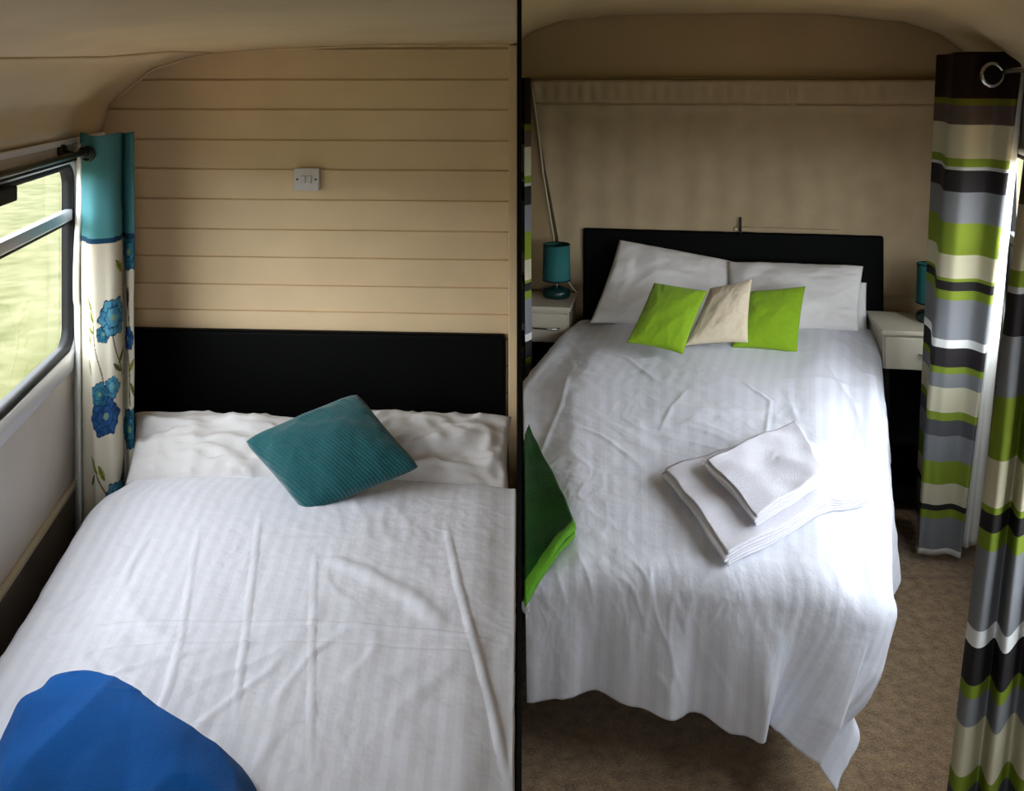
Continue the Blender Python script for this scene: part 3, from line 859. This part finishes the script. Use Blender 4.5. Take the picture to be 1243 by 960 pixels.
bm = bmesh.new(); torus(bm, Vector((*pl(106.5, 2.972), 1.572)), Vector((.25, 1, 0)), .021, .006); obj('eyelet', bm, M['rod'], cur)
rod = tag(empty('curtain_rod', (rx(2.5), 2.5, 1.577)), 'dark metal rod along the top of the left window', 'curtain rod')
bm = bmesh.new(); tube(bm, [Vector((rx(D), D, 1.577)) for D in (.8, 1.6, 2.4, 2.955)], .010, 12); obj('rail', bm, M['rod'], rod)
bm = bmesh.new(); lathe(bm, Vector((0, 0, 0)), [(.001, -.02), (.014, -.014), (.019, 0), (.014, .014), (.001, .02)], 16)
bmesh.ops.rotate(bm, verts=bm.verts, matrix=Matrix.Rotation(PI/2, 3, 'X')); bmesh.ops.translate(bm, verts=bm.verts, vec=Vector((rx(2.955), 2.957, 1.577)))
obj('finial', bm, M['rod'], rod)
for D in (1.0, 2.92):
    bm = bmesh.new(); tube(bm, [Vector((rx(D), D, 1.572)), Vector((lw_x(D)+.012, D+.01, 1.585))], .006, 8); tube(bm, [Vector((lw_x(D)+.014, D+.01, 1.585)), Vector((lw_x(D)+.001, D+.012, 1.585))], .02, 14)
    obj('bracket', bm, M['rod'], rod)

# ------------------------------------------------------------------ wall switch
sx0, sx1 = (355-CX)/F*3.35, (387-CX)/F*3.35
zc = CZ-(218.5-HY)/F*3.35
ax = Vector((1, -.0665, 0)).normalized(); n = Vector((-.0665, -1, 0)).normalized()
SF = (Vector(((sx0+sx1)/2, lb_D((sx0+sx1)/2), zc)), ax, n, Vector((0, 0, 1)))
sw = tag(empty('wall_switch', SF[0]), 'white plastic switch plate with two screws on the cream boards', 'switch')
bm = bmesh.new(); fbox(bm, SF, -.044, .044, .0, .028, -.038, .038); mod_bevel(obj('back_box', bm, M['white_plastic'], sw, False), .003)
bm = bmesh.new(); fbox(bm, SF, -.047, .047, .0275, .035, -.041, .041); mod_bevel(obj('faceplate', bm, M['white_plastic'], sw, False), .003)
for s in (-1, 1):
    bm = bmesh.new(); fbox(bm, SF, s*.011-.0085, s*.011+.0085, .034, .041, -.014, .014); mod_bevel(obj('rocker', bm, M['white_plastic'], sw, False), .002)
    bm = bmesh.new(); p = SF[0]+ax*(s*.034)+n*.034; tube(bm, [p, p+n*.003], .004, 12); obj('screw', bm, M['screw'], sw, False)

# ------------------------------------------------------------------ net curtain
def net_p(u, v):
    z = lerp(.82, 1.812, v)
    a = .0
    x0 = lerp(.262, .098, smooth(v)*.2+v*.8); x1 = 2.045
    X = lerp(x0, x1, u)
    amp = .0035+.003*nz(X*2, v)
    off = .035+amp*math.sin(X*44+1.5*nz(X*3, v))+.008*nz(X*3.3, v*1.2, 3)+.004*nz(X*11, v*.8, 5)
    if .86 < v < .97: off += .006
    gap = math.exp(-((X-1.095+(.0 if v < .5 else 0))/.03)**2)*smooth((.38-v)/.3)
    off -= gap*.03
    return Vector((X, rb_D(X), z))+BF[2]*max(off, .006)
nc = tag(empty('net_curtain', (1.1, rb_D(1.1)-.04, .82)), 'pale net curtain across the end wall above the headboard', 'curtain')
bm = bmesh.new(); grid(bm, 420, 60, net_p); o = obj('net_panel', bm, M['net'], nc); mod_solid(o, .0015, 0)
bm = bmesh.new(); grid(bm, 300, 8, lambda u, v: Vector((lerp(.11, 2.045, u), rb_D(lerp(.11, 2.045, u)), lerp(1.695, 1.811, v)))+BF[2]*(.05+.004*math.sin(u*210)*(1-abs(2*v-1))+.003*nz(u*30, v*3)))
o = obj('gathered_heading', bm, M['net'], nc); mod_solid(o, .0015, 0)
bm = bmesh.new(); fbox(bm, BF, .06, 2.0, .0555, .0575, 1.688, 1.694); obj('heading_seam', bm, M['wallr'], nc, False)
bm = bmesh.new(); tube(bm, [P(645, 100, 4.48), P(652, 150, 4.48), P(660, 215, 4.48), P(674, 300, 4.5)], .004, 8)
o = obj('pull_cord', bm, M['cord']); tag(o, 'thin white cord slanting down the left side of the net curtain', 'cord')
bm = bmesh.new(); fbox(bm, (P(899, 283, 4.368), Vector((1, 0, 0)), Vector((0, 1, 0)), Vector((0, 0, 1))), -.006, .006, 0, .01, 0, .075)
o = mod_bevel(obj('catch_lever', bm, M['rubber'], None, False), .003); tag(o, 'small black upright lever sticking up behind the headboard middle', 'lever')

# ------------------------------------------------------------------ striped curtains
def striped(name, top, bot, z0, z1, label, nu=140, nv=120, eyelets=(), ripple=.006, voff=0., lining=None, group='striped curtains', seed=0.):
    c = tag(empty(name, (bot[len(bot)//2][0], bot[len(bot)//2][1], 0)), label, 'curtain', group)
    def pth(u, v):
        a = catmull(top, u); b = catmull(bot, u); return lerp(b[0], a[0], v), lerp(b[1], a[1], v)
    def fn(u, v):
        x, D = pth(u, v); k = ripple*math.sin(u*26+seed+v*1.5)*(.4+.6*(1-v))+ripple*.8*nz(u*7, v*4, seed)
        return Vector((x+k*.5, D+k, lerp(z0, z1, v)))
    bm = bmesh.new(); grid(bm, nu, nv, fn, lambda u, v: (u, (lerp(z0, z1, v)+voff)/2.2))
    o = obj('striped_cloth', bm, M['stripe'], c); mod_solid(o, .002, 0)
    if lining:
        lt_, lb_ = lining
        bm = bmesh.new()
        def lf(u, v):
            a = catmull(lt_, u); b = catmull(lb_, u)
            return Vector((lerp(b[0], a[0], v), lerp(b[1], a[1], v)+.006*math.sin(u*14+v), lerp(z0+.02, z1-.06, v)))
        grid(bm, 40, 60, lf); o = obj('lining', bm, M['lining'], c); mod_solid(o, .002, 0)
    for p, nn in eyelets:
        bm = bmesh.new(); torus(bm, p, nn, .040, .008); obj('eyelet', bm, M['chrome'], c)
        bm = bmesh.new(); tube(bm, [p+nn.normalized()*.002, p-nn.normalized()*.002], .034, 24); obj('eyelet_hole', bm, M['black_lam'], c, False)
    return c
top = [pl(1137, 3.76), pl(1150, 3.68), pl(1156, 3.53), pl(1161, 3.44), pl(1182, 3.38), pl(1215, 3.37), pl(1239, 3.27), pl(1243, 3.32)]
bot = [pl(1111, 3.80), pl(1116, 3.70), pl(1113, 3.56), pl(1114, 3.50), pl(1124, 3.48), pl(1145, 3.49), pl(1164, 3.46), pl(1166, 3.52)]
zt_ = CZ+37/F*3.4
striped('striped_curtain', top, bot, CZ-(672-HY)/F*3.49, zt_, 'striped curtain of brown, cream, lime and grey beside the bedside table', eyelets=[(Vector((*pl(1205, 3.335), CZ+9/F*3.35)), Vector((.1, -1, 0)))],
        lining=([pl(1226, 3.33), pl(1236, 3.29), pl(1243, 3.31), pl(1246, 3.37)], [pl(1158, 3.54), pl(1172, 3.50), pl(1181, 3.51), pl(1190, 3.56)]))
topn = [pl(1262, 1.77), pl(1275, 1.745), pl(1295, 1.77), pl(1305, 1.74), pl(1330, 1.765), pl(1345, 1.74), pl(1370, 1.77)]
botn = [pl(1118, 1.78), pl(1132, 1.73), pl(1150, 1.775), pl(1165, 1.725), pl(1190, 1.775), pl(1215, 1.73), pl(1260, 1.77)]
striped('striped_curtain.001', topn, botn, .03, 1.90, 'near striped curtain sweeping in at the bottom right corner', ripple=.008, voff=.075, seed=3.)
topl = [(part_x(4.1)+.008, 4.14), (part_x(4.05)+.045, 4.10), (part_x(4.0)+.02, 4.05), (part_x(3.95)+.048, 4.0), (part_x(3.9)+.02, 3.95)]
botl = [(a+.004, b) for a, b in topl]
striped('striped_curtain.002', topl, botl, .45, 1.82, 'sliver of striped curtain against the divider, left of the teal lamp', ripple=.003, voff=.12, nu=80)
rod2 = tag(empty('curtain_rod.001', (1.8, 3.0, 1.83)), 'chrome curtain rod in the eyelet of the striped curtain', 'curtain rod')
zr_ = CZ+9/F*3.35
e0 = Vector((*pl(1207, 3.33), zr_))
bm = bmesh.new(); tube(bm, [e0, Vector((*pl(1224, 3.22), zr_+.012)), Vector((rw_x(3.0)-.07, 3.0, zr_+.014)), Vector((rw_x(1.2)-.07, 1.2, zr_+.014))], .009, 12); obj('rail', bm, M['chrome'], rod2)
for D in (3.15, 1.3):
    bm = bmesh.new(); tube(bm, [Vector((rw_x(D)-.07, D, zr_+.012)), Vector((rw_x(D)-.002, D, zr_+.012))], .006, 8); obj('bracket', bm, M['chrome'], rod2)

# ------------------------------------------------------------------ bedside tables
def nightstand(name, fr, w, d, ztop, label):
    t = tag(empty(name, loc(fr, w/2, d/2, 0)), label, 'bedside table', 'white bedside tables')
    bm = bmesh.new(); fbox(bm, fr, -.008, w+.008, -.012, d, ztop-.02, ztop); mod_bevel(obj('top', bm, M['white_lam'], t, False), .004)
    bm = bmesh.new(); fbox(bm, fr, 0, w, .004, d-.004, ztop-.165, ztop-.021); mod_bevel(obj('carcass', bm, M['white_lam'], t, False), .002)
    dr_ = bmesh.new(); fbox(dr_, fr, .006, w-.006, -.012, .003, ztop-.160, ztop-.030); dro = mod_bevel(obj('drawer', dr_, M['white_lam'], t, False), .003)
    c = loc(fr, w/2, -.014, ztop-.095); hw = min(.06, w*.3)
    bm = bmesh.new(); tube(bm, [c-fr[1]*hw+fr[2]*.004, c-fr[1]*hw*.9-fr[2]*.014, c+fr[1]*hw*.9-fr[2]*.014, c+fr[1]*hw+fr[2]*.004], .0045, 8)
    obj('handle', bm, M['chrome'], dro)
    # dark open cupboard below
    bm = bmesh.new()
    fbox(bm, fr, .012, .030, .02, d-.01, 0, ztop-.166); fbox(bm, fr, w-.030, w-.012, .02, d-.01, 0, ztop-.166)
    fbox(bm, fr, .031, w-.031, d-.03, d-.012, .02, ztop-.167)
    obj('side_panels', bm, M['black_lam'], t, False)
    bm = bmesh.new(); fbox(bm, fr, .031, w-.031, .02, d-.031, .28, .298); obj('shelf', bm, M['black_lam'], t, False)
    bm = bmesh.new(); fbox(bm, fr, .031, w-.031, .02, d-.031, .04, .058); obj('shelf', bm, M['black_lam'], t, False)
    return t
def nsframe(p): # a across, b deeper
    return (Vector((p[0], p[1], 0)), Vector((1, -.176, 0)).normalized(), Vector((.176, 1, 0)).normalized(), Vector((0, 0, 1)))
ZN1, ZN2 = .785, .765
nf1 = nsframe((.055, 4.24)); nightstand('bedside_table', nf1, .205, .30, ZN1, 'white bedside table left of the green bed, below the cord')
nf2 = nsframe((1.555, 3.90)); nightstand('bedside_table.001', nf2, .40, .33, ZN2, 'white bedside table right of the bed, beside the striped curtain')
def lamp(name, base, s, label):
    t = tag(empty(name, base), label, 'lamp', 'teal bedside lamps')
    bm = bmesh.new(); lathe(bm, base, [(.001, .0), (.058*s, .0), (.066*s, .008), (.067*s, .028), (.06*s, .042), (.03*s, .05), (.012*s, .055), (.001, .056)], 40); obj('lamp_base', bm, M['lampbase'], t)
    bm = bmesh.new(); lathe(bm, base, [(.009, .05), (.009, .13), (.014, .13), (.014, .17), (.001, .171)], 20); obj('stem', bm, M['chrome'], t)
    bm = bmesh.new(); lathe(bm, base, [(.066*s, .082), (.0625*s, .25), (.0605*s, .25), (.064*s, .082), (.066*s, .082)], 44); obj('lamp_shade', bm, M['shade'], t)
    bm = bmesh.new(); torus(bm, base+Vector((0, 0, .082)), Vector((0, 0, 1)), .0652*s, .0035, 40, 8)
    obj('shade_rim', bm, M['black_lam'], t)
    bm = bmesh.new(); torus(bm, base+Vector((0, 0, .249)), Vector((0, 0, 1)), .0617*s, .0025, 40, 8)
    obj('shade_rim', bm, M['black_lam'], t)
    return t
lamp('bedside_lamp', loc(nf1, .125, .19, ZN1), 1.0, 'small teal shaded lamp on the left bedside table')
lamp('bedside_lamp.001', loc(nf2, .235, .17, ZN2), .95, 'small teal shaded lamp on the right bedside table, partly behind the curtain')
b0 = loc(nf1, .19, .19, ZN1)
bm = bmesh.new(); pts = [loc(nf1, .150, .19, ZN1+.10), loc(nf1, .185, .21, ZN1+.06), loc(nf1, .21, .235, ZN1+.02), loc(nf1, .222, .27, ZN1+.004), loc(nf1, .218, .285, ZN1+.004)]
tube(bm, [Vector(catmull([tuple(p) for p in pts], k/20)) for k in range(21)], .0028, 8)
o = obj('lamp_flex', bm, M['cord']); o.parent = bpy.data.objects['bedside_lamp']; o.matrix_parent_inverse = o.parent.matrix_world.inverted()

# ------------------------------------------------------------------ camera and light
cam = bpy.data.cameras.new('camera'); co = bpy.data.objects.new('camera', cam); C.objects.link(co)
co.location = (0, 0, CZ); co.rotation_euler = (PI/2, 0, 0)
cam.sensor_fit = 'HORIZONTAL'; cam.sensor_width = 36; cam.lens = 36*F/1243
cam.shift_y = -(480-HY)/1243; cam.shift_x = 0; cam.clip_start = .02
bpy.context.scene.camera = co

w = bpy.data.worlds.new('sky'); bpy.context.scene.world = w; w.use_nodes = True
bg = w.node_tree.nodes['Background']; bg.inputs[0].default_value = (.87, .93, 1.0, 1); bg.inputs[1].default_value = 10.5
sun = bpy.data.lights.new('sun', 'SUN'); so = bpy.data.objects.new('sun', sun); C.objects.link(so)
sun.energy = 7; sun.angle = .1; sun.color = (1, .95, .85); so.rotation_euler = (math.radians(-38), math.radians(6), 0)
def portal(fr, W, b=-.06):
    l = bpy.data.lights.new('portal', 'AREA'); o = bpy.data.objects.new('window_portal', l); C.objects.link(o)
    l.shape = 'RECTANGLE'; l.size = W[1]-W[0]; l.size_y = W[3]-W[2]; l.cycles.is_portal = True
    c = loc(fr, (W[0]+W[1])/2, b, (W[2]+W[3])/2)
    z = -fr[2]; y = Vector((0, 0, 1)); x = y.cross(z)
    m = Matrix((x, y, z)).transposed().to_4x4(); m.translation = c; o.matrix_world = m
portal(LF, WL); portal(RF, WR); portal(FF, WF)
vs = bpy.context.scene.view_settings
vs.view_transform = 'Standard'; vs.look = 'None'; vs.gamma = 1; vs.exposure = 0.0; vs.use_curve_mapping = False
